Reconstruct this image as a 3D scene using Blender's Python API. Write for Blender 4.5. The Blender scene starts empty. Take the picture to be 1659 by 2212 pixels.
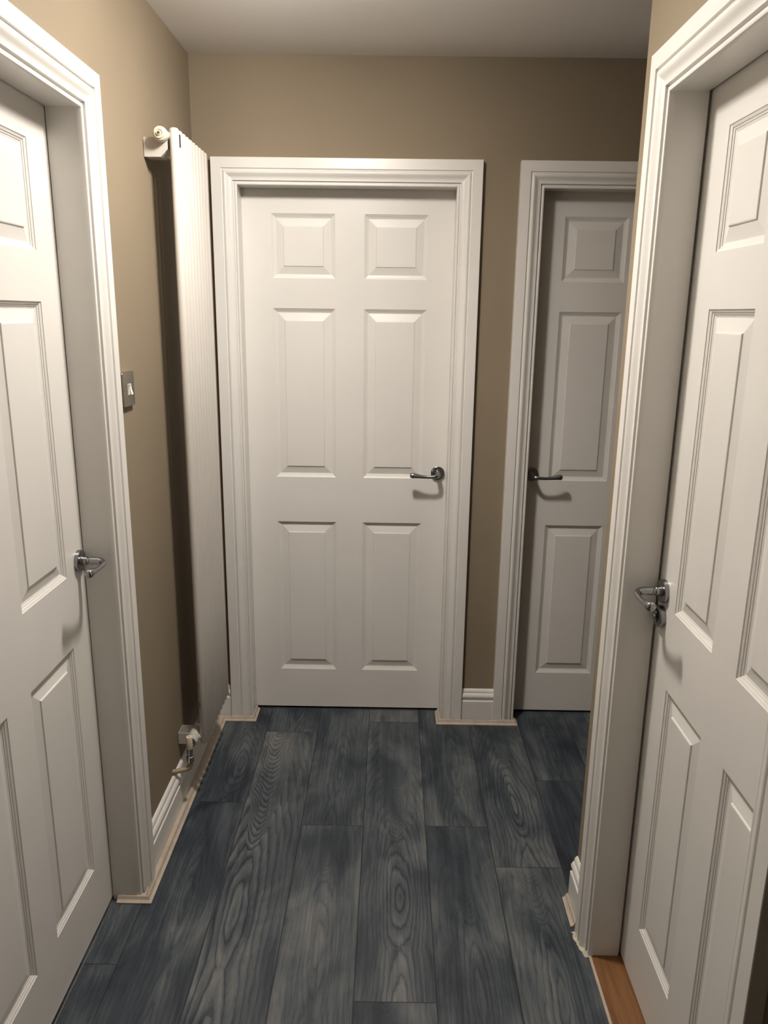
import bpy, bmesh, math, random
from mathutils import Vector, Matrix

random.seed(7)
scene = bpy.context.scene
COL = scene.collection

# ------------------------------------------------------------------ dimensions (metres)
CEIL = 2.379
XR = 1.2054            # corridor width, right wall plane
YC = -0.971            # far end of the right wall (outer corner)
YRE = -1.930           # near end of the right wall
AW = 0.084             # architrave width
AT = 0.0266            # architrave thickness
HT = 2.0664            # top of the architraves
HL = HT - AW           # inner lip height
WT = 0.12              # wall thickness
BACK = -3.6
XE = 2.25              # end wall of the side passage

# ------------------------------------------------------------------ materials
def new_mat(name):
    m = bpy.data.materials.new(name); m.use_nodes = True
    nt = m.node_tree; b = nt.nodes['Principled BSDF']
    return m, nt, b

def N(nt, t, **kw):
    n = nt.nodes.new(t)
    for k, v in kw.items():
        setattr(n, k, v)
    return n

def srgb(r, g, b):
    f = lambda c: (c/255/12.92) if c/255 <= 0.04045 else ((c/255+0.055)/1.055)**2.4
    return (f(r), f(g), f(b), 1)

def mix_rgb(nt, fac, a, b, mode='MIX'):
    n = N(nt, 'ShaderNodeMix', data_type='RGBA', blend_type=mode)
    for sock, v in ((n.inputs[0], fac), (n.inputs[6], a), (n.inputs[7], b)):
        if isinstance(v, bpy.types.NodeSocket): nt.links.new(v, sock)
        else: sock.default_value = v
    return n.outputs[2]

def noise(nt, vec, scale, detail=3, rough=.5, dist=0.0):
    n = N(nt, 'ShaderNodeTexNoise'); n.inputs['Scale'].default_value = scale
    n.inputs['Detail'].default_value = detail; n.inputs['Roughness'].default_value = rough
    n.inputs['Distortion'].default_value = dist
    nt.links.new(vec, n.inputs['Vector'])
    return n.outputs['Fac']

def scaled(nt, vec, s):
    n = N(nt, 'ShaderNodeVectorMath', operation='MULTIPLY'); nt.links.new(vec, n.inputs[0])
    n.inputs[1].default_value = s
    return n.outputs[0]

def ramp(nt, fac, stops):
    n = N(nt, 'ShaderNodeValToRGB'); nt.links.new(fac, n.inputs[0])
    e = n.color_ramp.elements
    while len(e) < len(stops): e.new(0.5)
    for i, (p, c) in enumerate(stops):
        e[i].position = p; e[i].color = c
    return n.outputs[0]

def M(nt, op, a, b=None, c=None):
    n = N(nt, 'ShaderNodeMath', operation=op)
    for i, v in enumerate((a, b, c)):
        if v is None: continue
        if isinstance(v, bpy.types.NodeSocket): nt.links.new(v, n.inputs[i])
        else: n.inputs[i].default_value = v
    return n.outputs[0]

def paint(name, col, rough=0.45, spec=0.5, var=0.03, bump=0.0, bscale=(200, 200, 200), bdist=0.0006, grain=None, blotch=6):
    m, nt, b = new_mat(name)
    tc = N(nt, 'ShaderNodeNewGeometry').outputs['Position']
    nz = noise(nt, tc, blotch, 3)
    dark = tuple(c*(1-var*2) for c in col[:3]) + (1,)
    lite = tuple(min(1, c*(1+var)) for c in col[:3]) + (1,)
    nt.links.new(ramp(nt, nz, [(0.3, dark), (0.7, lite)]), b.inputs['Base Color'])
    b.inputs['Roughness'].default_value = rough
    b.inputs['Specular IOR Level'].default_value = spec
    if bump > 0:
        if grain:
            v = scaled(nt, tc, grain)
            g1 = noise(nt, v, 1.0, 4, .6, .3)
            mask = noise(nt, scaled(nt, tc, (3.5, 3.5, 3.5)), 1.0, 2)
            mk = ramp(nt, mask, [(0.50, (0.06,)*3+(1,)), (0.68, (1,)*3+(1,))])
            h = M(nt, 'MULTIPLY', ramp(nt, g1, [(0.40, (0,)*3+(1,)), (0.60, (1,)*3+(1,))]), mk)
        else:
            h = noise(nt, scaled(nt, tc, bscale), 1.0, 3)
        bp = N(nt, 'ShaderNodeBump'); bp.inputs['Strength'].default_value = bump
        bp.inputs['Distance'].default_value = bdist
        nt.links.new(h, bp.inputs['Height']); nt.links.new(bp.outputs[0], b.inputs['Normal'])
    return m

WHITE = srgb(223, 220, 214)
MAT = {}
MAT['wall'] = paint('taupe_matt_wall_paint', srgb(136, 123, 103), .75, .25, .02, .25, (260, 260, 260), .0004, blotch=3)
MAT['ceiling'] = paint('white_matt_ceiling_paint', srgb(240, 236, 231), .8, .2, .02, .3, (60, 60, 60), .0008, blotch=2)
MAT['gloss'] = paint('white_satinwood_trim_paint', WHITE, .32, .5, .015, .25, (35, 35, 6), .0006)
MAT['door_v'] = paint('white_door_paint_upright_grain', WHITE, .36, .5, .012, .4, bdist=.0004, grain=(420, 420, 9))
MAT['door_hx'] = paint('white_door_paint_level_grain_x', WHITE, .36, .5, .012, .34, bdist=.0004, grain=(9, 60, 420))
MAT['door_hy'] = paint('white_door_paint_level_grain_y', WHITE, .36, .5, .012, .34, bdist=.0004, grain=(60, 9, 420))
MAT['radiator'] = paint('white_radiator_enamel', srgb(190, 185, 177), .38, .45, .01)
MAT['bead'] = paint('cream_beading', srgb(186, 172, 156), .5, .4, .08, .5, (90, 90, 90), .0006, blotch=30)
MAT['caulk'] = paint('grubby_filler', srgb(196, 186, 168), .6, .3, .1, .8, (300, 300, 300), .001, blotch=80)
MAT['pipe'] = paint('painted_pipe', srgb(150, 134, 108), .45, .4, .05)
MAT['pipe_chip'] = paint('rusty_chip', srgb(74, 60, 46), .7, .2, .1)
MAT['white_plastic'] = paint('white_plastic', srgb(235, 230, 220), .3, .5, .01)
MAT['dark'] = paint('painted_gap_shade', srgb(40, 38, 52), .7, .2, .02)
MAT['black'] = paint('dark_gap', srgb(20, 18, 16), .9, .1, .02)
MAT['cream_valve'] = paint('cream_valve_plastic', srgb(214, 204, 182), .35, .5, .02)

def metal(name, col, rough, aniso=0.0):
    m, nt, b = new_mat(name)
    tc = N(nt, 'ShaderNodeNewGeometry').outputs['Position']
    nz = noise(nt, tc, 300, 2)
    b.inputs['Base Color'].default_value = col
    b.inputs['Metallic'].default_value = 1
    nt.links.new(ramp(nt, nz, [(0.3, (rough*.85,)*3+(1,)), (0.7, (rough*1.15,)*3+(1,))]), b.inputs['Roughness'])
    return m
MAT['satin'] = metal('satin_chrome', srgb(150, 150, 152), .24)
MAT['chrome'] = metal('polished_chrome', srgb(175, 175, 178), .08)
MAT['steel'] = metal('brushed_steel', srgb(150, 144, 134), .38)
MAT['alu'] = metal('aluminium_strip', srgb(190, 188, 184), .3)

def oak_mat():
    m, nt, b = new_mat('orange_oak_board')
    tc = N(nt, 'ShaderNodeNewGeometry').outputs['Position']
    g = noise(nt, scaled(nt, tc, (60, 5, 60)), 1.0, 5, .6, .6)
    c = ramp(nt, g, [(0.25, srgb(88, 58, 32)), (0.55, srgb(122, 84, 48)), (0.8, srgb(140, 98, 58))])
    nt.links.new(c, b.inputs['Base Color']); b.inputs['Roughness'].default_value = .45
    return m
MAT['oak'] = oak_mat()

def floor_mat():
    m, nt, b = new_mat('blue_grey_oak_laminate')
    def attr(n):
        a = N(nt, 'ShaderNodeAttribute'); a.attribute_name = n
        return a
    A = attr('plank_uv').outputs['Vector']      # u (m across, centred), v (m along), seed
    Bv = attr('plank_kind').outputs['Vector']   # heart offset u0, heart position v0, contrast
    Cv = attr('plank_tone').outputs['Vector']   # tone, ring frequency, stretch
    sa = N(nt, 'ShaderNodeSeparateXYZ'); nt.links.new(A, sa.inputs[0])
    sb = N(nt, 'ShaderNodeSeparateXYZ'); nt.links.new(Bv, sb.inputs[0])
    sc = N(nt, 'ShaderNodeSeparateXYZ'); nt.links.new(Cv, sc.inputs[0])
    u, v, seed = sa.outputs; u0, v0, con = sb.outputs; tone, freq, stretch = sc.outputs
    so = M(nt, 'MULTIPLY', seed, 37.7)
    def vec(x, y, z):
        n = N(nt, 'ShaderNodeCombineXYZ')
        for i, s in enumerate((x, y, z)):
            if isinstance(s, bpy.types.NodeSocket): nt.links.new(s, n.inputs[i])
            else: n.inputs[i].default_value = s
        return n.outputs[0]
    # wobble of the grain lines
    w1 = noise(nt, vec(M(nt, 'MULTIPLY', u, 9), M(nt, 'MULTIPLY', v, 1.9), so), 1.0, 3, .5)
    w2 = noise(nt, vec(M(nt, 'MULTIPLY', u, 26), M(nt, 'MULTIPLY', v, 6), so), 1.0, 3, .55)
    w3 = noise(nt, vec(M(nt, 'MULTIPLY', u, 120), M(nt, 'MULTIPLY', v, 40), so), 1.0, 2, .5)
    uu = M(nt, 'ADD', M(nt, 'SUBTRACT', u, u0), M(nt, 'MULTIPLY', M(nt, 'SUBTRACT', w1, .5), .075))
    dv = M(nt, 'ADD', M(nt, 'SUBTRACT', v, v0), M(nt, 'MULTIPLY', M(nt, 'SUBTRACT', w2, .5), .05))
    def oval(d, st):
        q = M(nt, 'DIVIDE', d, st)
        return M(nt, 'SQRT', M(nt, 'ADD', M(nt, 'MULTIPLY', uu, uu), M(nt, 'ADD', M(nt, 'MULTIPLY', q, q), .00001)))
    e1 = oval(dv, stretch)
    e2 = oval(M(nt, 'ADD', dv, .46), M(nt, 'MULTIPLY', stretch, 1.5))
    # arches climbing away from the heart
    up = M(nt, 'SUBTRACT', M(nt, 'ADD', M(nt, 'DIVIDE', .22, stretch), M(nt, 'MULTIPLY', M(nt, 'SUBTRACT', dv, .22), .55)), M(nt, 'MULTIPLY', M(nt, 'MULTIPLY', uu, uu), 38.0))
    r = M(nt, 'MAXIMUM', M(nt, 'MINIMUM', e1, e2), up)
    r = M(nt, 'ADD', r, M(nt, 'MULTIPLY', M(nt, 'SUBTRACT', w2, .5), .010))
    r = M(nt, 'ADD', r, M(nt, 'MULTIPLY', M(nt, 'SUBTRACT', w3, .5), .004))
    rf = M(nt, 'MULTIPLY', r, freq)
    saw = M(nt, 'FRACT', rf)
    ringn = noise(nt, vec(M(nt, 'MULTIPLY', rf, .9), so, 0.0), 1.0, 2, .6)
    edge = ramp(nt, saw, [(0.0, (.15,)*3+(1,)), (0.10, (.0,)*3+(1,)), (0.22, (.55,)*3+(1,)), (0.75, (1,)*3+(1,)), (1.0, (.55,)*3+(1,))])
    band = M(nt, 'MULTIPLY', edge, M(nt, 'ADD', .55, M(nt, 'MULTIPLY', ringn, .9)))
    # fine pores along the board
    pores = noise(nt, vec(M(nt, 'MULTIPLY', u, 620), M(nt, 'MULTIPLY', v, 12), so), 1.0, 4, .65)
    streak = noise(nt, vec(M(nt, 'MULTIPLY', u, 60), M(nt, 'MULTIPLY', v, 1.6), so), 1.0, 4, .6)
    smoke = noise(nt, vec(M(nt, 'MULTIPLY', u, 7), M(nt, 'MULTIPLY', v, 3.0), M(nt, 'ADD', so, 5.0)), 1.0, 4, .55, .6)
    far = M(nt, 'ADD', .38, M(nt, 'MULTIPLY', M(nt, 'POWER', 2.718, M(nt, 'MULTIPLY', M(nt, 'MULTIPLY', r, r), -330.0)), .75))
    side = N(nt, 'ShaderNodeMapRange'); nt.links.new(u, side.inputs[0])
    side.inputs[1].default_value = -.02; side.inputs[2].default_value = .055; side.inputs[3].default_value = 1.0; side.inputs[4].default_value = .22
    far = M(nt, 'MAXIMUM', far, M(nt, 'MULTIPLY', M(nt, 'GREATER_THAN', con, .5), side.outputs[0]))
    base = M(nt, 'ADD', tone, M(nt, 'MULTIPLY', M(nt, 'SUBTRACT', smoke, .5), 1.6))
    base = M(nt, 'ADD', base, M(nt, 'MULTIPLY', M(nt, 'SUBTRACT', streak, .5), .6))
    base = M(nt, 'ADD', base, M(nt, 'MULTIPLY', M(nt, 'SUBTRACT', pores, .5), .75))
    base = M(nt, 'ADD', base, M(nt, 'MULTIPLY', M(nt, 'SUBTRACT', band, .6), M(nt, 'MULTIPLY', M(nt, 'MULTIPLY', con, far), M(nt, 'ADD', .45, M(nt, 'MULTIPLY', streak, .9)))))
    colr = ramp(nt, base, [(0.05, srgb(24, 31, 41)), (0.32, srgb(48, 55, 63)), (0.58, srgb(77, 83, 86)), (0.85, srgb(108, 107, 106)), (1.0, srgb(122, 121, 119))])
    # occasional dark knots
    kn = noise(nt, vec(M(nt, 'MULTIPLY', u, 16), M(nt, 'MULTIPLY', v, 6), M(nt, 'ADD', so, 11.0)), 1.0, 1, .4)
    knm = ramp(nt, kn, [(0.70, (0,)*3+(1,)), (0.80, (1,)*3+(1,))])
    colr = mix_rgb(nt, M(nt, 'MULTIPLY', knm, .7), colr, srgb(18, 22, 28))
    # bevelled joints between boards
    e = attr('plank_edge').outputs['Vector']
    se = N(nt, 'ShaderNodeSeparateXYZ'); nt.links.new(e, se.inputs[0])
    d = M(nt, 'MINIMUM', M(nt, 'MINIMUM', se.outputs[0], M(nt, 'SUBTRACT', se.outputs[2], se.outputs[0])), se.outputs[1])
    jm = ramp(nt, M(nt, 'MULTIPLY', d, 100.0), [(0.07, (1,)*3+(1,)), (0.15, (0,)*3+(1,))])
    colr = mix_rgb(nt, M(nt, 'MULTIPLY', jm, .95), colr, srgb(10, 12, 15))
    nt.links.new(colr, b.inputs['Base Color'])
    rg = M(nt, 'ADD', .46, M(nt, 'MULTIPLY', pores, .14))
    nt.links.new(rg, b.inputs['Roughness'])
    b.inputs['Specular IOR Level'].default_value = .45
    hh = M(nt, 'SUBTRACT', M(nt, 'ADD', M(nt, 'MULTIPLY', pores, .5), M(nt, 'MULTIPLY', band, .4)), M(nt, 'MULTIPLY', jm, 2.0))
    bp = N(nt, 'ShaderNodeBump'); bp.inputs['Strength'].default_value = .35; bp.inputs['Distance'].default_value = .0006
    nt.links.new(hh, bp.inputs['Height']); nt.links.new(bp.outputs[0], b.inputs['Normal'])
    return m
MAT['floor'] = floor_mat()

# ------------------------------------------------------------------ object helpers
def link(o, parent=None):
    COL.objects.link(o)
    if parent is not None: o.parent = parent
    return o

def mesh_obj(name, bm, mats, parent=None, smooth=False, recalc=True):
    if recalc: bmesh.ops.recalc_face_normals(bm, faces=bm.faces)
    me = bpy.data.meshes.new(name); bm.to_mesh(me); bm.free()
    if not isinstance(mats, (list, tuple)): mats = [mats]
    for m in mats: me.materials.append(m)
    if smooth:
        me.shade_smooth()
        try: me.set_sharp_from_angle(angle=math.radians(smooth if smooth > 1 else 35))
        except Exception: pass
    o = bpy.data.objects.new(name, me)
    return link(o, parent)

def tag(o, label=None, cat=None, group=None, kind=None):
    if label: o['label'] = label
    if cat: o['category'] = cat
    if group: o['group'] = group
    if kind: o['kind'] = kind
    return o

def empty(name, loc=(0, 0, 0)):
    o = bpy.data.objects.new(name, None); o.location = loc; o.empty_display_size = .05
    return link(o)

def box(bm, x0, x1, y0, y1, z0, z1, bev=0.0):
    vs = [bm.verts.new((x, y, z)) for z in (z0, z1) for y in (y0, y1) for x in (x0, x1)]
    F = [(0,1,3,2), (4,6,7,5), (0,4,5,1), (2,3,7,6), (0,2,6,4), (1,5,7,3)]
    fs = [bm.faces.new([vs[i] for i in f]) for f in F]
    if bev > 0:
        es = list({e for f in fs for e in f.edges})
        bmesh.ops.bevel(bm, geom=es, offset=bev, segments=2, profile=.5, affect='EDGES')
    return fs

def tube(bm, pts, radii, seg=20, caps=True, squash=None):
    """swept round bar through pts with varying radius"""
    pts = [Vector(p) for p in pts]; n = len(pts); rings = []
    t0 = (pts[1]-pts[0]).normalized()
    ref = Vector((0, 0, 1)) if abs(t0.z) < .9 else Vector((1, 0, 0))
    a = t0.cross(ref).normalized()
    for i, p in enumerate(pts):
        t = ((pts[min(i+1, n-1)]-pts[i]).normalized() + (pts[i]-pts[max(i-1, 0)]).normalized())
        t = t.normalized() if t.length > 1e-9 else t0
        a = (a - t*a.dot(t)).normalized(); b = t.cross(a)
        r = radii[i] if isinstance(radii, (list, tuple)) else radii
        ra, rb = (r if not isinstance(r, tuple) else r[0]), (r if not isinstance(r, tuple) else r[1])
        rings.append([bm.verts.new(p + a*(ra*math.cos(2*math.pi*k/seg)) + b*(rb*math.sin(2*math.pi*k/seg))) for k in range(seg)])
    for i in range(n-1):
        for k in range(seg):
            bm.faces.new((rings[i][k], rings[i][(k+1) % seg], rings[i+1][(k+1) % seg], rings[i+1][k]))
    if caps:
        bm.faces.new(rings[0][::-1]); bm.faces.new(rings[-1])

def lathe(bm, origin, axis, prof, seg=32):
    """prof: list of (distance along axis, radius)"""
    o = Vector(origin); ax = Vector(axis).normalized()
    ref = Vector((0, 0, 1)) if abs(ax.z) < .9 else Vector((1, 0, 0))
    a = ax.cross(ref).normalized(); b = ax.cross(a)
    rings = []
    for d, r in prof:
        r = max(r, 1e-5)
        rings.append([bm.verts.new(o + ax*d + a*(r*math.cos(2*math.pi*k/seg)) + b*(r*math.sin(2*math.pi*k/seg))) for k in range(seg)])
    for i in range(len(rings)-1):
        for k in range(seg):
            bm.faces.new((rings[i][k], rings[i][(k+1) % seg], rings[i+1][(k+1) % seg], rings[i+1][k]))
    bm.faces.new(rings[0][::-1]); bm.faces.new(rings[-1])

def smooth_path(pts, rad, sub=5):
    """Catmull-Rom resample of points and radii"""
    P = [Vector(p) for p in pts]; out = []; ro = []
    for i in range(len(P)-1):
        p0, p1, p2, p3 = P[max(i-1, 0)], P[i], P[i+1], P[min(i+2, len(P)-1)]
        for s in range(sub):
            t = s/sub
            out.append(.5*((2*p1) + (-p0+p2)*t + (2*p0-5*p1+4*p2-p3)*t*t + (-p0+3*p1-3*p2+p3)*t**3))
            ro.append(rad[i]*(1-t) + rad[i+1]*t)
    out.append(P[-1]); ro.append(rad[-1])
    return out, ro

# a wall frame: local (s, n, z) -> world; s along the wall, n out of the wall face into the corridor
class Frame:
    def __init__(self, origin, sdir, ndir):
        self.o = Vector(origin); self.s = Vector(sdir); self.n = Vector(ndir)
    def __call__(self, s, n, z):
        return self.o + self.s*s + self.n*n + Vector((0, 0, z))

FAR = Frame((0, 0, 0), (1, 0, 0), (0, -1, 0))
LEFT = Frame((0, 0, 0), (0, 1, 0), (1, 0, 0))
RIGHT = Frame((XR, 0, 0), (0, 1, 0), (-1, 0, 0))

def prism_between(bm, fr, prof_a, prof_b, closed=True):
    """prof_* lists of (s,n,z) local triplets, bridged"""
    A = [bm.verts.new(fr(*p)) for p in prof_a]; B = [bm.verts.new(fr(*p)) for p in prof_b]
    n = len(A)
    for i in range(n if closed else n-1):
        j = (i+1) % n
        bm.faces.new((A[i], A[j], B[j], B[i]))
    if closed:
        bm.faces.new(A[::-1]); bm.faces.new(B)

def fbox(bm, fr, s0, s1, n0, n1, z0, z1):
    prism_between(bm, fr, [(s0, n0, z0), (s1, n0, z0), (s1, n1, z0), (s0, n1, z0)],
                  [(s0, n0, z1), (s1, n0, z1), (s1, n1, z1), (s0, n1, z1)])

# architrave section: (distance from the outer edge, thickness)
def arch_profile():
    P = [(0, 0), (0, AT-.0012), (.0012, AT), (.0335, AT), (.0345, AT-.0045), (.0362, AT-.0050)]
    for i in range(9):
        t = i/8; a = math.pi*(.98 - .80*t)
        P.append((.0415 - .0050*math.cos(math.pi*(1-t)*.5+0) if False else .0365 + .0265*t,
                  (AT-.0050) + (.0042*math.sin(min(1, t/.28)*math.pi/2) if t < .28 else .0042 - .0098*(.5-.5*math.cos((t-.28)/.72*math.pi)))))
    P += [(.0640, AT-.0108), (.0702, AT-.0108), (.0710, AT-.0180), (.0745, AT-.0188), (.0752, AT-.0150), (.0770, AT-.0140), (.0805, AT-.0140),
          (.0830, AT-.0152), (AW, AT-.0175), (AW, 0)]
    return P
AP = arch_profile()

def architrave(parent, fr, s0, s1, base=0.0, legs=True):
    """s0<s1 outer edges; two legs and a head, mitred"""
    bm = bmesh.new()
    prism_between(bm, fr, [(s0+w, t, base) for w, t in AP], [(s0+w, t, HT-w) for w, t in AP])
    mesh_obj('architrave_leg', bm, MAT['gloss'], parent, smooth=30)
    bm = bmesh.new()
    prism_between(bm, fr, [(s1-w, t, base) for w, t in AP], [(s1-w, t, HT-w) for w, t in AP])
    mesh_obj('architrave_leg', bm, MAT['gloss'], parent, smooth=30)
    bm = bmesh.new()
    prism_between(bm, fr, [(s0+w, t, HT-w) for w, t in AP], [(s1-w, t, HT-w) for w, t in AP])
    mesh_obj('architrave_head', bm, MAT['gloss'], parent, smooth=30)

def lining(parent, fr, s0, s1, depth, gap_lo, gap_hi):
    """jambs and head: visible stop face to 'depth', rebate behind it holding the leaf"""
    a, b = s0+AW-.002, s1-AW+.002; z = HL+.002
    R = .014; back = .13
    bm = bmesh.new()
    for (p, sg) in ((a, 1), (b, -1)):
        lo, hi = (p-.028, p) if sg > 0 else (p, p+.028)
        fbox(bm, fr, lo, hi, -depth, 0, 0, z+.028)
        lo, hi = (p-.028, p-R) if sg > 0 else (p+R, p+.028)
        fbox(bm, fr, lo, hi, -back, -depth, 0, z+.028)
    fbox(bm, fr, a, b, -depth, 0, z, z+.028)
    fbox(bm, fr, a-R, b+R, -back, -depth, z+R, z+.028)
    return mesh_obj('door_lining', bm, MAT['gloss'], parent)

# ------------------------------------------------------------------ six panel door
PZ = [(0.1755, 0.7912), (0.9662, 1.5836), (1.6866, 1.9040)]
LEAF_Z0, LEAF_Z1 = 0.010, 1.996
PROF = [(0, 0), (.0006, -.0016), (.0054, -.0040), (.0058, -.0055), (.0092, -.0067), (.0096, -.0080), (.0128, -.0090), (.0140, -.0096),
        (.0155, -.0096), (.0405, -.0036), (.0418, -.0010), (.0440, -.0004)]

def door_leaf(n, fr, L0, W, face_n, stile, pw, label, hmat, panel_first=None):
    """leaf hung in frame fr; L0 = left edge s; W width; panels of width pw"""
    x0 = panel_first if panel_first is not None else L0 + stile
    mull = W - 2*(x0-L0) - 2*pw if panel_first is None else .1035
    xs = [(x0, x0+pw), (x0+pw+mull, x0+2*pw+mull)]
    bm = bmesh.new()
    def quad(a0, a1, z0, z1, mi):
        f = bm.faces.new([bm.verts.new(fr(*p)) for p in ((a0, face_n, z0), (a1, face_n, z0), (a1, face_n, z1), (a0, face_n, z1))])
        f.material_index = mi
    sx = [L0, xs[0][0], xs[0][1], xs[1][0], xs[1][1], L0+W]
    zz = [LEAF_Z0] + [z for p in PZ for z in p] + [LEAF_Z1]
    # stiles full height, rails and mullions between
    quad(sx[0], sx[1], zz[0], zz[-1], 0); quad(sx[4], sx[5], zz[0], zz[-1], 0)
    for i in range(0, len(zz)-1, 2):
        quad(sx[1], sx[4], zz[i], zz[i+1], 1)
    for i in range(1, len(zz)-1, 2):
        quad(sx[2], sx[3], zz[i], zz[i+1], 0)
    # edges and back
    fb = face_n - .035
    def q(*ps):
        bm.faces.new([bm.verts.new(fr(*p)) for p in ps])
    a, b, z0, z1 = L0, L0+W, LEAF_Z0, LEAF_Z1
    q((a, face_n, z0), (a, face_n, z1), (a, fb, z1), (a, fb, z0)); q((b, face_n, z0), (b, fb, z0), (b, fb, z1), (b, face_n, z1))
    q((a, face_n, z0), (a, fb, z0), (b, fb, z0), (b, face_n, z0)); q((a, face_n, z1), (b, face_n, z1), (b, fb, z1), (a, fb, z1))
    q((a, fb, z0), (a, fb, z1), (b, fb, z1), (b, fb, z0))
    bmesh.ops.remove_doubles(bm, verts=bm.verts, dist=1e-5)
    leaf = mesh_obj('door_%d' % n, bm, [MAT['door_v'], hmat])
    tag(leaf, label, 'door', kind='structure')
    for (p0, p1) in PZ:
        for (a0, a1) in xs:
            bm = bmesh.new(); prev = None
            for (d, h) in PROF:
                ring = [bm.verts.new(fr(*p)) for p in ((a0+d, face_n+h, p0+d), (a1-d, face_n+h, p0+d), (a1-d, face_n+h, p1-d), (a0+d, face_n+h, p1-d))]
                if prev:
                    for k in range(4):
                        bm.faces.new((prev[k], prev[(k+1) % 4], ring[(k+1) % 4], ring[k]))
                prev = ring
            bm.faces.new(prev)
            mesh_obj('panel', bm, MAT['door_v'], leaf, recalc=True)
    return leaf

def lever_handle(leaf, fr, s, z, face_n, dirn, lift=0.0):
    """lever on round rose. dirn = +-1 along fr.s"""
    def P(l, n, zz): return fr(s+dirn*l, face_n+n, z+zz)
    bm = bmesh.new()
    pts = [(0, .009, 0), (0, .0215, 0), (0, .0235, 0), (0, .0270, 0), (0, .0295, 0), (0, .0430, 0), (.0008, .0520, -.0003), (.0045, .0595, -.001), (.0115, .0640, -.002), (.024, .0658, -.003), (.045, .0655, -.0035),
           (.066, .0650, -.002), (.082, .0642, .000), (.093, .0636, .001), (.1005, .0632, .0015), (.1045, .0630, .002), (.106, .0629, .002)]
    rad = [.0105, .0105, .0078, .0072, .0088, .0092, .0088, .0080, .0070, .0060, .0058, .0070, .0090, .0106, .0100, .0064, .0015]
    pp, rr = smooth_path([P(*p) for p in pts], rad, 4)
    tube(bm, pp, rr, 22)
    h = mesh_obj('door_handle', bm, MAT['satin'], leaf, smooth=50)
    bm = bmesh.new()
    lathe(bm, P(0, 0, 0), fr.n, [(0, .0260), (.0080, .0260), (.0092, .0255), (.0098, .0245), (.0100, .0130), (.0112, .0125), (.0125, .0122), (.0125, .0)], 48)
    mesh_obj('rosette', bm, MAT['satin'], h, smooth=30)
    return h

# ------------------------------------------------------------------ room shell
def wall_panel(bm, fr, s0, s1, n0, n1, z0=0.0, z1=CEIL):
    fbox(bm, fr, s0, s1, n0, n1, z0, z1)

def struct(name, bm, mat, label, cat, **kw):
    return tag(mesh_obj(name, bm, mat, **kw), label, cat, kind='structure')

# door openings (outer edges of architraves, in wall coordinates)
FA = (0.0636, 0.9713)
FB = (1.0964, 2.0041)
LO = (-1.0067-.739-AW, -0.9217)
RO = (-1.1745-.662-AW, -1.0899)

def opening(o): return o[0]+AW-.030, o[1]-AW+.030

bm = bmesh.new()
a, b = opening(FA); c, d = opening(FB); zt = HL+.028
for s0, s1 in ((-WT, a), (b, c), (d, XE+WT)): wall_panel(bm, FAR, s0, s1, -WT, 0)
for s0, s1 in ((a, b), (c, d)): wall_panel(bm, FAR, s0, s1, -WT, 0, zt, CEIL)
struct('wall_far', bm, MAT['wall'], 'taupe painted end wall above and between the two far white doors', 'wall')
bm = bmesh.new()
a, b = opening(LO)
wall_panel(bm, LEFT, b, 0, -WT, 0); wall_panel(bm, LEFT, BACK, a, -WT, 0); wall_panel(bm, LEFT, a, b, -WT, 0, zt, CEIL)
struct('wall_left', bm, MAT['wall'], 'taupe painted left wall behind the tall radiator', 'wall')
bm = bmesh.new()
a, b = opening(RO)
wall_panel(bm, RIGHT, b, YC, -WT, 0); wall_panel(bm, RIGHT, YRE, a, -WT, 0); wall_panel(bm, RIGHT, a, b, -WT, 0, zt, CEIL)
# returns: the passage side and the near side
fbox(bm, Frame((0, 0, 0), (1, 0, 0), (0, 1, 0)), XR+WT, XE+WT, YC-WT, YC, 0, CEIL)
fbox(bm, Frame((0, 0, 0), (1, 0, 0), (0, 1, 0)), XR+WT, XE+WT, YRE, YRE+.02, 0, CEIL)
struct('wall_right', bm, MAT['wall'], 'narrow taupe strip of right wall round the nearest right door', 'wall')
bm = bmesh.new()
box(bm, XE, XE+WT, YC, 0, 0, CEIL)
struct('wall_passage', bm, MAT['wall'], 'taupe end wall of the side passage beyond the right corner', 'wall')
bm = bmesh.new()
box(bm, -WT, XE+WT, BACK-WT, BACK, 0, CEIL); box(bm, XE, XE+WT, BACK, YRE, 0, CEIL)
struct('wall_back', bm, MAT['wall'], 'taupe wall behind the camera', 'wall')
bm = bmesh.new(); box(bm, -WT, XE+WT, BACK-WT, WT, CEIL, CEIL+.05)
struct('ceiling', bm, MAT['ceiling'], 'matt white painted ceiling over the hallway', 'ceiling')
# dark voids behind the leaves
# ------------------------------------------------------------------ floor of laid boards
PITCH = .1965; X0 = .0187 - PITCH*2
JOINT = {-1: -1.2225, 0: -.56, 1: -.112, 2: -.672, 3: -1.316, 4: -.667, 5: -.849, 6: -.409, 7: -.2}
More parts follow.
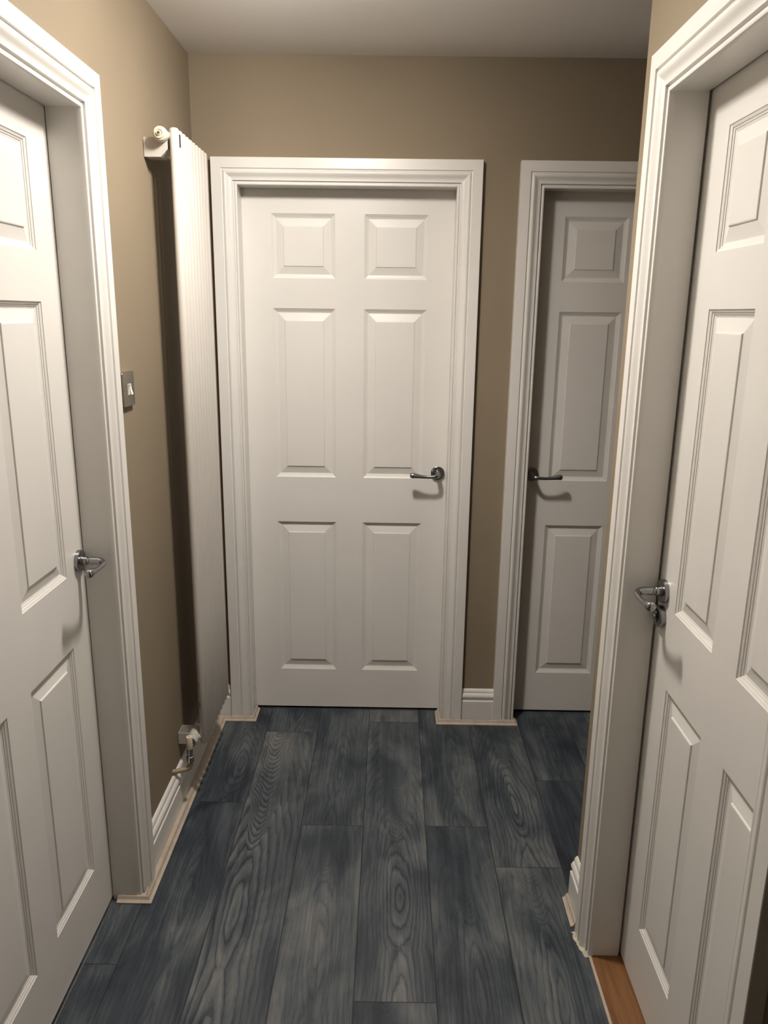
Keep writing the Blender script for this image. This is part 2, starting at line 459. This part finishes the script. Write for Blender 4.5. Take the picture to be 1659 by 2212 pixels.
# col: list of (index from far, u0, v0 (world y), contrast, tone, freq, stretch)
LOOK = {
 (1, -1): (-.040, -1.04, .56, .48, 60, 6.2), (1, 0): (0, .1, .35, .45, 80, 9),
 (3, 0): (.010, -.97, .46, .47, 88, 5.2), (3, 1): (0, -1.5, .3, .5, 90, 8),
 (5, 0): (.010, -.55, .46, .46, 88, 4.6), (5, -1): (0, -1.30, .35, .45, 85, 7.0),
 (2, -1): (0, -1.15, .22, .44, 85, 6.5), (2, 0): (.0, -.35, .22, .40, 90, 6.5),
 (4, -1): (0, -1.30, .28, .44, 85, 7), (4, 0): (.01, -.30, .25, .42, 85, 7),
 (0, -1): (.02, -1.0, .22, .34, 85, 7), (0, 0): (.03, -.33, .32, .38, 100, 4.5),
 (-1, -1): (0, -1.6, .2, .35, 80, 7), (-1, 0): (0, -1.2, .2, .50, 80, 6),
 (6, 0): (0, -.2, .2, .34, 80, 7), (6, -1): (0, -.8, .2, .30, 80, 7),
}
def build_floor():
    verts, faces, uv, kind, tone, edge = [], [], [], [], [], []
    L = 1.29
    for ci in range(-3, 13):
        xa = .0187 + PITCH*(ci); xb = xa + PITCH
        j = JOINT.get(ci, -.1 - (ci*.437) % 1.2)
        for k in range(-4, 3):
            y1 = j + L*(k+1); y0 = y1 - L            # board k spans y0..y1; k=0 starts at the joint
            c0, c1 = max(y0, BACK), min(y1, .16)
            if c1 <= c0: continue
            xa2, xb2 = max(xa, -WT), min(xb, XE+WT)
            if xb2 <= xa2: continue
            rnd = random.Random(ci*31+k*7+5)
            look = LOOK.get((ci, k), (rnd.uniform(-.03, .03), y0+L*rnd.random(), rnd.uniform(.2, .4), rnd.uniform(.38, .5), rnd.uniform(75, 110), rnd.uniform(5, 8)))
            seed = rnd.uniform(0, 9)
            base = len(verts)
            for (x, y) in ((xa2, c0), (xb2, c0), (xb2, c1), (xa2, c1)):
                verts.append((x, y, 0.0)); uc = x-(xa+xb)/2
                uv.append((uc, y, seed)); kind.append((look[0], look[1], look[2])); tone.append((look[3], look[4], look[5]))
                edge.append((y-y0, 0, L))
            # per-corner distance to the long edges is |u|: split down the middle so it interpolates linearly
            xm = (xa+xb)/2
            if xa2 < xm < xb2:
                for (x, y) in ((xm, c0), (xm, c1)):
                    verts.append((x, y, 0.0)); uv.append((0, y, seed)); kind.append(kind[-1]); tone.append(tone[-1]); edge.append((y-y0, PITCH/2, L))
                for i, x in ((base, xa2), (base+3, xa2), (base+1, xb2), (base+2, xb2)):
                    edge[i] = (edge[i][0], min(x-xa, xb-x), L)
                faces += [(base, base+4, base+5, base+3), (base+4, base+1, base+2, base+5)]
            else:
                for i, x in ((base, xa2), (base+3, xa2), (base+1, xb2), (base+2, xb2)):
                    edge[i] = (edge[i][0], max(0, min(x-xa, xb-x)), L)
                faces.append((base, base+1, base+2, base+3))
    me = bpy.data.meshes.new('floor'); me.from_pydata(verts, [], faces)
    for nm, data in (('plank_uv', uv), ('plank_kind', kind), ('plank_tone', tone), ('plank_edge', edge)):
        at = me.attributes.new(nm, 'FLOAT_VECTOR', 'POINT')
        for i, d in enumerate(data): at.data[i].vector = d
    me.materials.append(MAT['floor'])
    o = link(bpy.data.objects.new('floor', me))
    tag(o, 'blue grey wood-effect laminate floor boards running down the hallway', 'floor', kind='structure')
build_floor()

# ------------------------------------------------------------------ doors, linings, architraves
def frame_set(n, fr, o, depth, label, base=.004):
    t = empty('trim_%d' % n, tuple(fr((o[0]+o[1])/2, 0, 0)))
    tag(t, label, 'door frame', kind='structure')
    inv = Matrix.Translation(-t.location)
    before = set(bpy.data.objects)
    architrave(t, fr, o[0], o[1], base)
    lining(t, fr, o[0], o[1], depth, 0, 0)
    for ob in set(bpy.data.objects)-before:
        ob.data.transform(inv)
    return t

DD = .0734
frame_set(1, FAR, FA, DD, 'white architrave and lining framing the closed door facing the camera')
frame_set(2, FAR, FB, DD, 'white architrave and lining of the half hidden far right door')
frame_set(3, LEFT, LO, .0662, 'white architrave and deep lining of the near left door')
frame_set(4, RIGHT, RO, .0647, 'white architrave and deep lining of the near right door')

d1 = door_leaf(1, FAR, .1370, .7715, -DD-.001, 0, .2235, 'closed white six panel door facing the camera, lever handle on its right', MAT['door_hx'], panel_first=.2478)
lever_handle(d1, FAR, .8557, .9895, -DD-.001, -1)
d2 = door_leaf(2, FAR, 1.1670, .7715, -DD-.001, 0, .2210, 'white six panel door at far right in shade, half hidden by the wall corner', MAT['door_hx'], panel_first=1.2745)
lever_handle(d2, FAR, 1.2085, .9905, -DD-.001, 1)
a = LO[0]+AW-.012; W = .763
d3 = door_leaf(3, LEFT, a, W, -.0680, 0, .2235, 'white six panel door in the left wall with chrome lever at its far edge', MAT['door_hy'], panel_first=-1.1045-.2235*2-.1035)
lever_handle(d3, LEFT, -1.0350, .9860, -.0680, -1)
a = RO[0]+AW-.012; W = .686
d4 = door_leaf(4, RIGHT, a, W, -.0710, 0, .1930, 'white six panel door in the right wall with lever and thumb turn', MAT['door_hy'], panel_first=-1.2700-.193*2-.1035)
lever_handle(d4, RIGHT, -1.2050, .9930, -.0710, -1)
# thumb turn below the lever
T = lambda n: RIGHT(-1.2040, -.0710+n, .9355)
bm = bmesh.new()
lathe(bm, T(0), RIGHT.n, [(0, .0242), (.0100, .0242), (.0125, .0232), (.0135, .0212), (.0132, .0165), (.0085, .0150), (.0080, .0)], 48)
tt = mesh_obj('thumb_turn', bm, MAT['satin'], d4, smooth=30)
bm = bmesh.new()
lathe(bm, T(.009), RIGHT.n, [(0, .0060), (.0030, .0056), (.0060, .0062), (.0100, .0060), (.0115, .0045), (.0118, 0)], 24)
box(bm, T(0).x-.0180, T(0).x-.0085, T(0).y-.0028, T(0).y+.0028, T(0).z-.0125, T(0).z+.0125, .0015)
mesh_obj('turn_knob', bm, MAT['satin'], tt, smooth=40)

# ------------------------------------------------------------------ skirting
SP = [(0, 0), (.018, 0), (.018, .0895), (.0172, .0912), (.0120, .0920), (.0118, .0965), (.0132, .1000), (.0158, .1035), (.0172, .1075), (.0170, .1110), (.0156, .1150),
      (.0130, .1190), (.0100, .1222), (.0092, .1226), (.0092, .1262), (.0084, .1300), (.0062, .1345), (.0030, .1375), (0, .1385)]
def skirt(name, fr, s0, s1, label):
    bm = bmesh.new()
    prism_between(bm, fr, [(s0, n, z) for n, z in SP], [(s1, n, z) for n, z in SP])
    return struct(name, bm, MAT['gloss'], label, 'skirting board', smooth=25)
skirt('baseboard_left', LEFT, LO[1], 0, 'white moulded skirting board under the radiator along the left wall')
skirt('baseboard_far', FAR, FA[1], FB[0], 'short white skirting board between the two far door frames')
skirt('baseboard_corner', FAR, .0181, FA[0], 'tiny white skirting piece in the corner beside the facing door frame')
skirt('baseboard_right', RIGHT, RO[1], YC, 'short white skirting board stub at the right wall corner')
skirt('baseboard_back', LEFT, BACK, LO[0], 'white skirting board beside the camera on the left wall')

# floor beading: small stepped section swept along a plan path (mitred)
BP = [(0, 0), (.0150, 0), (.0152, .0035), (.0120, .0048), (.0075, .0085), (.0058, .0130), (.0040, .0160), (0, .0165)]
def beading(name, path, side, label, mat=None, back=0.0):
    """path: plan points on the wall/board face; side=+-1 which side the bead sits"""
    P = [Vector((x, y, 0)) for x, y in path]; bm = bmesh.new(); rings = []
    for i, p in enumerate(P):
        d0 = (P[i]-P[i-1]).normalized() if i else (P[1]-P[0]).normalized()
        d1 = (P[i+1]-P[i]).normalized() if i < len(P)-1 else d0
        n0 = Vector((-d0.y, d0.x, 0))*side; n1 = Vector((-d1.y, d1.x, 0))*side
        m = (n0+n1); m = m/ (m.length_squared/2) if m.length > 1e-6 else n0
        rings.append([bm.verts.new(p + m*a + Vector((0, 0, .0005+z))) for a, z in [(0-back, 0)]+BP[1:-1]+[(0-back, .0165)]])
    for r0, r1 in zip(rings, rings[1:]):
        for k in range(len(BP)):
            j = (k+1) % len(BP); bm.faces.new((r0[k], r0[j], r1[j], r1[k]))
    bm.faces.new(rings[0][::-1]); bm.faces.new(rings[-1])
    return struct(name, bm, mat or MAT['bead'], label, 'floor beading', smooth=25)
e = .0008
beading('trim_5', [(AT+e, -.0285), (AT+e, LO[1]-AW-.001), (-.052, LO[1]-AW-.001)], 1, 'cream floor beading along the left skirting and round the left door frame', back=.0085)
beading('trim_6', [(.0275, -AT-e), (FA[0]+AW-.001, -AT-e), (FA[0]+AW-.001, DD-.012)], -1, 'cream floor beading wrapping the left leg of the facing door frame')
beading('trim_7', [(FA[1]-AW+.001, DD-.012), (FA[1]-AW+.001, -AT-e), (1.028, -AT-e)], -1, 'cream floor beading round the right leg of the facing door frame')
beading('trim_8', [(1.0290, -AT-e), (FB[0]+AW-.001, -AT-e), (FB[0]+AW-.001, DD-.060)], -1, 'cream floor beading under the frame of the half hidden far right door')
beading('trim_9', [(XR-.018-e, RO[1]+.012), (XR-.018-e, YC+.0005)], 1, 'broken cream floor beading at the right wall corner')
# threshold pieces
bm = bmesh.new(); box(bm, XR-.0105, XR-.0035, RO[0]+AW-.01, RO[1]-AW-.0005, 0.0002, .0052, .001)
struct('trim_10', bm, MAT['bead'], 'thin cream strip where dark boards meet the oak threshold', 'threshold strip')
bm = bmesh.new(); box(bm, XR-.0035, XR+.12, RO[0]+AW-.012, RO[1]-AW+.012, 0.0002, .0045)
struct('trim_11', bm, MAT['oak'], 'orange oak threshold board under the near right door', 'threshold')
bm = bmesh.new(); box(bm, FA[0]+AW+.012, FA[1]-AW-.012, DD-.006, DD-.001, .0002, .0030)
struct('trim_12', bm, MAT['alu'], 'thin pale metal strip along the foot of the facing door', 'threshold strip')
bm = bmesh.new(); box(bm, -.0655, -.0625, LO[0]+AW, LO[1]-AW-.02, .0002, .0030)
struct('trim_13', bm, MAT['alu'], 'thin pale metal strip along the foot of the left door', 'threshold strip')
# rough filler at the feet of the frames
def filler(name, fr, s0, s1, n, z0, z1, label, seed, axis_out=.0022):
    rnd = random.Random(seed); bm = bmesh.new(); K = 14
    lo, hi, fl, fh = [], [], [], []
    for i in range(K+1):
        s = s0+(s1-s0)*i/K; top = z1*(.45+.75*rnd.random()) if 0 < i < K else z1*.5
        o = (axis_out(i/K) if callable(axis_out) else axis_out)*(.92+.16*rnd.random())
        lo.append(bm.verts.new(fr(s, n, z0))); hi.append(bm.verts.new(fr(s, n, z0+top)))
        fl.append(bm.verts.new(fr(s, n+o, z0))); fh.append(bm.verts.new(fr(s, n+o*.5, z0+top*.75)))
    for i in range(K):
        bm.faces.new((fl[i], fl[i+1], fh[i+1], fh[i])); bm.faces.new((fh[i], fh[i+1], hi[i+1], hi[i]))
        bm.faces.new((lo[i], hi[i], hi[i+1], lo[i+1])); bm.faces.new((lo[i], lo[i+1], fl[i+1], fl[i]))
    bm.faces.new((lo[0], fl[0], fh[0], hi[0])); bm.faces.new((lo[-1], hi[-1], fh[-1], fl[-1]))
    return struct(name, bm, MAT['caulk'], label, 'filler', smooth=40)
filler('trim_14', LEFT, LO[1]-AW-.001, LO[1]-.010, AT, .015, .014, 'lumpy cream filler at the foot of the left door frame', 3)
filler('trim_15', RIGHT, RO[1]-AW-.002, RO[1]-.002, .004, .0005, .008, 'lumpy cream filler at the foot of the right door frame', 5, lambda f: .014+.016*min(1, f*1.6))
filler('trim_16', FAR, FA[1]-AW+.001, FA[1]-.02, AT, .015, .009, 'cream filler smear at the right foot of the facing door frame', 9)
filler('trim_17', FAR, FB[0]+.03, FB[0]+AW-.001, AT, .015, .006, 'cream filler smear at the foot of the far right door frame', 11)
filler('trim_18', FAR, FA[0]+.01, FA[0]+AW-.002, AT, .015, .007, 'cream filler smear at the left foot of the facing door frame', 12)

# ------------------------------------------------------------------ radiator
RXC, RXH = .0838, .0525
RY0, RP, NC = -.5400, .0362, 10
RZ0, RZ1 = .2060, 2.0430
HZ0, HZ1 = .2290, 2.0230
rad = empty('column_radiator', (RXC, RY0+RP*4.5, RZ0))
tag(rad, 'tall narrow white column radiator on brackets on the left wall', 'radiator')
off = Matrix.Translation(-rad.location)
def rpart(name, bm, mat, parent=None, smooth=35):
    o = mesh_obj(name, bm, mat, parent or rad, smooth=smooth)
    o.data.transform(off)
    return o
R = .0127
for k in range(NC):
    bm = bmesh.new()
    prof = [(0, R*.55), (.0020, R*.86), (.0055, R), (.4, R), (1.0, R), (RZ1-RZ0-.0055, R), (RZ1-RZ0-.0020, R*.86), (RZ1-RZ0, R*.55)]
    lathe(bm, (RXC, RY0+RP*k, RZ0), (0, 0, 1), prof, 28)
    rpart('column', bm, MAT['radiator'])
for hz in (HZ0, HZ1):
    bm = bmesh.new()
    tube(bm, [(RXH, RY0-.016, hz), (RXH, RY0+RP*(NC-1)+.016, hz)], .0182, 28)
    for k in range(NC):
        tube(bm, [(RXH, RY0+RP*k, hz), (RXC-.004, RY0+RP*k, hz)], .0100, 16)
    rpart('header_tube', bm, MAT['radiator'])
bm = bmesh.new(); box(bm, RXC-.002, RXC+.0108, RY0+R*.7, RY0+RP-R-.0003, RZ1-.0440, RZ1-.013)  # solid strip, its dark colour stands in for shade in the column gap
rpart('gap_shade_strip', bm, MAT['dark'])['label'] = 'dark strip painted in for the shaded gap between the first two columns'
# bleed plug at the top, facing the camera
bm = bmesh.new()
lathe(bm, (RXH, RY0-.016, HZ1), (0, -1, 0), [(0, .0192), (.006, .0196), (.012, .0188), (.015, .0165), (.0155, .0135), (.0200, .0128), (.0205, .0100), (.0180, .0080), (.0180, .0060), (.0240, .0056), (.0245, .0040), (.0220, .0030), (.0220, 0)], 32)
pl = rpart('bleed_plug', bm, MAT['cream_valve'])
bm = bmesh.new(); lathe(bm, (RXH, RY0-.0385, HZ1), (0, -1, 0), [(0, .0030), (.0022, .0030), (.0022, 0)], 12)
rpart('bleed_screw', bm, MAT['satin'], pl)
# chipped enamel near the foot of the first column
for (ang, zc, hw, hh) in ((198, .418, .0012, .0070), (196, .392, .0006, .0016), (202, .347, .0013, .0105), (200, .335, .0010, .0030)):
    bm = bmesh.new(); a0 = math.radians(ang+40)
    ctr = Vector((RXC+math.cos(a0)*(R+.0003), RY0+math.sin(a0)*(R+.0003), zc)); tv = Vector((-math.sin(a0), math.cos(a0), 0))
    vs = []
    for i in range(12):
        t = 2*math.pi*i/12; q = 1+.18*math.sin(3*t+ang)
        vs.append(bm.verts.new(ctr + tv*(hw*q*math.cos(t)) + Vector((0, 0, hh*q*math.sin(t)))))
    bm.faces.new(vs)
    rpart('paint_chip', bm, MAT['pipe_chip'], smooth=False)
# wall brackets: open channels
def bracket(z0, z1, y0, y1, xe):
    bm = bmesh.new(); t = .0018
    for y in (y0, y1-t):
        A = [(.0015, y, z0), (xe-.020, y, z0), (xe, y, z0+.020), (xe, y, z1), (.0015, y, z1)]
        va = [bm.verts.new(p) for p in A]; vb = [bm.verts.new((p[0], p[1]+t, p[2])) for p in A]
        for i in range(5): bm.faces.new((va[i], va[(i+1) % 5], vb[(i+1) % 5], vb[i]))
        bm.faces.new(va[::-1]); bm.faces.new(vb)
    box(bm, .0018, xe-.0201, y0+t, y1-t, z0+.0004, z0+t); box(bm, .0018, .0015+t, y0+t, y1-t, z0+.0005, z1)
    vs = [bm.verts.new(p) for p in ((xe-.020, y0+t, z0+.0006), (xe, y0+t, z0+.0206), (xe, y1-t, z0+.0206), (xe-.020, y1-t, z0+.0006))]; bm.faces.new(vs)
    return rpart('wall_bracket', bm, MAT['radiator'], smooth=20)
bracket(1.9700, 2.0190, -.5445, -.4950, .0660)
bracket(.2030, .2420, -.5460, -.4950, .0500)
# bottom valve
bm = bmesh.new()
lathe(bm, (RXH, RY0-.016, HZ0), (0, -1, 0), [(0, .0176), (.010, .0182), (.018, .0172), (.021, .0140), (.0215, .0)], 28)
vp = rpart('valve_bush', bm, MAT['radiator'])
bm = bmesh.new()
VY = RY0-.0640
lathe(bm, (RXH, RY0-.036, HZ0), (0, -1, 0), [(0, .0125), (.003, .0150), (.014, .0150), (.016, .0110), (.026, .0095), (.028, .0)], 6)
lathe(bm, (RXH, VY, .258), (0, 0, -1), [(0, .0070), (.010, .0095), (.050, .0095), (.062, .0085), (.064, .0118), (.082, .0118), (.086, .0090), (.090, .0)], 24)
vb = rpart('valve_body', bm, MAT['chrome'], smooth=30)
bm = bmesh.new()
lathe(bm, (RXH, VY, .222), (0, 0, 1), [(0, .0098), (.002, .0106), (.040, .0100), (.042, .0092), (.042, .0045), (.038, .0040), (.038, 0)], 28)
rpart('valve_cap', bm, MAT['cream_valve'], vb)
bm = bmesh.new()
pp, rr = smooth_path([(RXH, VY, .182), (RXH, VY, .168), (RXH-.001, VY-.001, .160), (RXH-.0105, VY-.003, .1515), (RXH-.024, VY-.007, .1495), (.012, VY-.014, .1490), (-.010, VY-.021, .1490)], [.0078]*7, 5)
tube(bm, pp, rr, 18)
rpart('pipe', bm, MAT['pipe'], smooth=50)

# ------------------------------------------------------------------ light switch
SY, SZ = -.8180, 1.3740
sw = empty('light_switch', (0, SY, SZ)); tag(sw, 'brushed steel double light switch with white rockers on the left wall', 'light switch')
o2 = Matrix.Translation(-sw.location)
def spart(name, bm, mat, parent=None, smooth=30):
    o = mesh_obj(name, bm, mat, parent or sw, smooth=smooth); o.data.transform(o2); return o
bm = bmesh.new()
# rounded square plate with softened rim
def rr_ring(x, half, rad_, seg=5):
    ps = []
    for (cy, cz, a0) in ((1, 1, 0), (-1, 1, 90), (-1, -1, 180), (1, -1, 270)):
        for i in range(seg+1):
            a = math.radians(a0+90*i/seg)
            ps.append(bm.verts.new((x, SY+cy*(half-rad_)+rad_*math.cos(a), SZ+cz*(half-rad_)+rad_*math.sin(a))))
    return ps
rs = [rr_ring(.0004, .0430, .004), rr_ring(.0075, .0430, .004), rr_ring(.0092, .0418, .003), rr_ring(.0096, .0400, .002)]
for r0, r1 in zip(rs, rs[1:]):
    for k in range(len(r0)):
        j = (k+1) % len(r0); bm.faces.new((r0[k], r0[j], r1[j], r1[k]))
bm.faces.new(rs[0][::-1]); bm.faces.new(rs[-1])
spart('face_plate', bm, MAT['steel'])
for sgn, yy in ((-1, SY-.0066), (1, SY+.0066)):
    bm = bmesh.new(); h = .0135; w = .0056
    A = [(.0096, -h), (.0096+(.0065 if sgn > 0 else .0015), -h), (.0125, 0), (.0096+(.0015 if sgn > 0 else .0065), h), (.0096, h)]
    va = [bm.verts.new((x, yy-w, SZ+z)) for x, z in A]; vb_ = [bm.verts.new((x, yy+w, SZ+z)) for x, z in A]
    for i in range(5): bm.faces.new((va[i], va[(i+1) % 5], vb_[(i+1) % 5], vb_[i]))
    bm.faces.new(va[::-1]); bm.faces.new(vb_)
    spart('rocker', bm, MAT['white_plastic'])
for yy in (SY-.0302, SY+.0302):
    bm = bmesh.new(); lathe(bm, (.0094, yy, SZ), (1, 0, 0), [(0, .0034), (.0010, .0032), (.0014, .0022), (.0014, 0)], 16)
    spart('screw', bm, MAT['chrome'])

# ------------------------------------------------------------------ light
ld = bpy.data.lights.new('ceiling_bulb', 'POINT'); ld.energy = 62; ld.color = (1, .935, .87); ld.shadow_soft_size = .065
ld.use_nodes = True      # bulb output shaped by direction to balance brightness: invented dimming far right, upwards, sideways
lt = ld.node_tree; em = next(n for n in lt.nodes if n.type == 'EMISSION')
tcn = lt.nodes.new('ShaderNodeTexCoord'); dt = lt.nodes.new('ShaderNodeVectorMath'); dt.operation = 'DOT_PRODUCT'
dt.inputs[1].default_value = (.60, .75, .28); lt.links.new(tcn.outputs['Normal'], dt.inputs[0])
mr = lt.nodes.new('ShaderNodeMapRange'); mr.interpolation_type = 'SMOOTHSTEP'
mr.inputs[1].default_value = -.05; mr.inputs[2].default_value = 1.05; mr.inputs[3].default_value = 1.0; mr.inputs[4].default_value = .22
lt.links.new(dt.outputs['Value'], mr.inputs[0]); sx = lt.nodes.new('ShaderNodeSeparateXYZ'); lt.links.new(tcn.outputs['Normal'], sx.inputs[0])
m2 = lt.nodes.new('ShaderNodeMapRange'); m2.inputs[1].default_value = -.75; m2.inputs[2].default_value = .15
m2.inputs[3].default_value = 1.0; m2.inputs[4].default_value = .50; lt.links.new(sx.outputs[2], m2.inputs[0])
mm = lt.nodes.new('ShaderNodeMath'); mm.operation = 'MULTIPLY'; lt.links.new(mr.outputs[0], mm.inputs[0]); lt.links.new(m2.outputs[0], mm.inputs[1])
ax = lt.nodes.new('ShaderNodeMath'); ax.operation = 'ABSOLUTE'; lt.links.new(sx.outputs[0], ax.inputs[0])
m3 = lt.nodes.new('ShaderNodeMapRange'); m3.inputs[1].default_value = .32; m3.inputs[2].default_value = .92
m3.inputs[3].default_value = 1.0; m3.inputs[4].default_value = .34; lt.links.new(ax.outputs[0], m3.inputs[0])
m4 = lt.nodes.new('ShaderNodeMath'); m4.operation = 'MULTIPLY'; lt.links.new(mm.outputs[0], m4.inputs[0]); lt.links.new(m3.outputs[0], m4.inputs[1])
lt.links.new(m4.outputs[0], em.inputs['Strength'])
lo = bpy.data.objects.new('ceiling_bulb', ld); lo.location = (.54, -.96, 2.315); COL.objects.link(lo)
w = bpy.data.worlds.new('world'); scene.world = w; w.use_nodes = True
w.node_tree.nodes['Background'].inputs[0].default_value = (.9, .85, .8, 1)
w.node_tree.nodes['Background'].inputs[1].default_value = 0.0

# ------------------------------------------------------------------ camera
cam = bpy.data.cameras.new('camera'); co = bpy.data.objects.new('camera', cam); COL.objects.link(co)
p_, y_, r_ = [math.radians(v) for v in (-14.3253, -.3803, .7567)]
F = Vector((math.sin(y_)*math.cos(p_), math.cos(y_)*math.cos(p_), math.sin(p_)))
Rv = Vector((math.cos(y_), -math.sin(y_), 0)); Uv = Rv.cross(F)
R2 = Rv*math.cos(r_)+Uv*math.sin(r_); U2 = -Rv*math.sin(r_)+Uv*math.cos(r_)
mw = Matrix((R2, U2, -F)).transposed().to_4x4(); mw.translation = (.6747, -2.7933, 1.5663)
co.matrix_world = mw
cam.sensor_fit = 'HORIZONTAL'; cam.sensor_width = 36; cam.lens = 36*1670.6/1659
cam.clip_start = .02
scene.camera = co
scene.view_settings.view_transform = 'Standard'
scene.view_settings.look = 'None'
scene.view_settings.exposure = 0.50
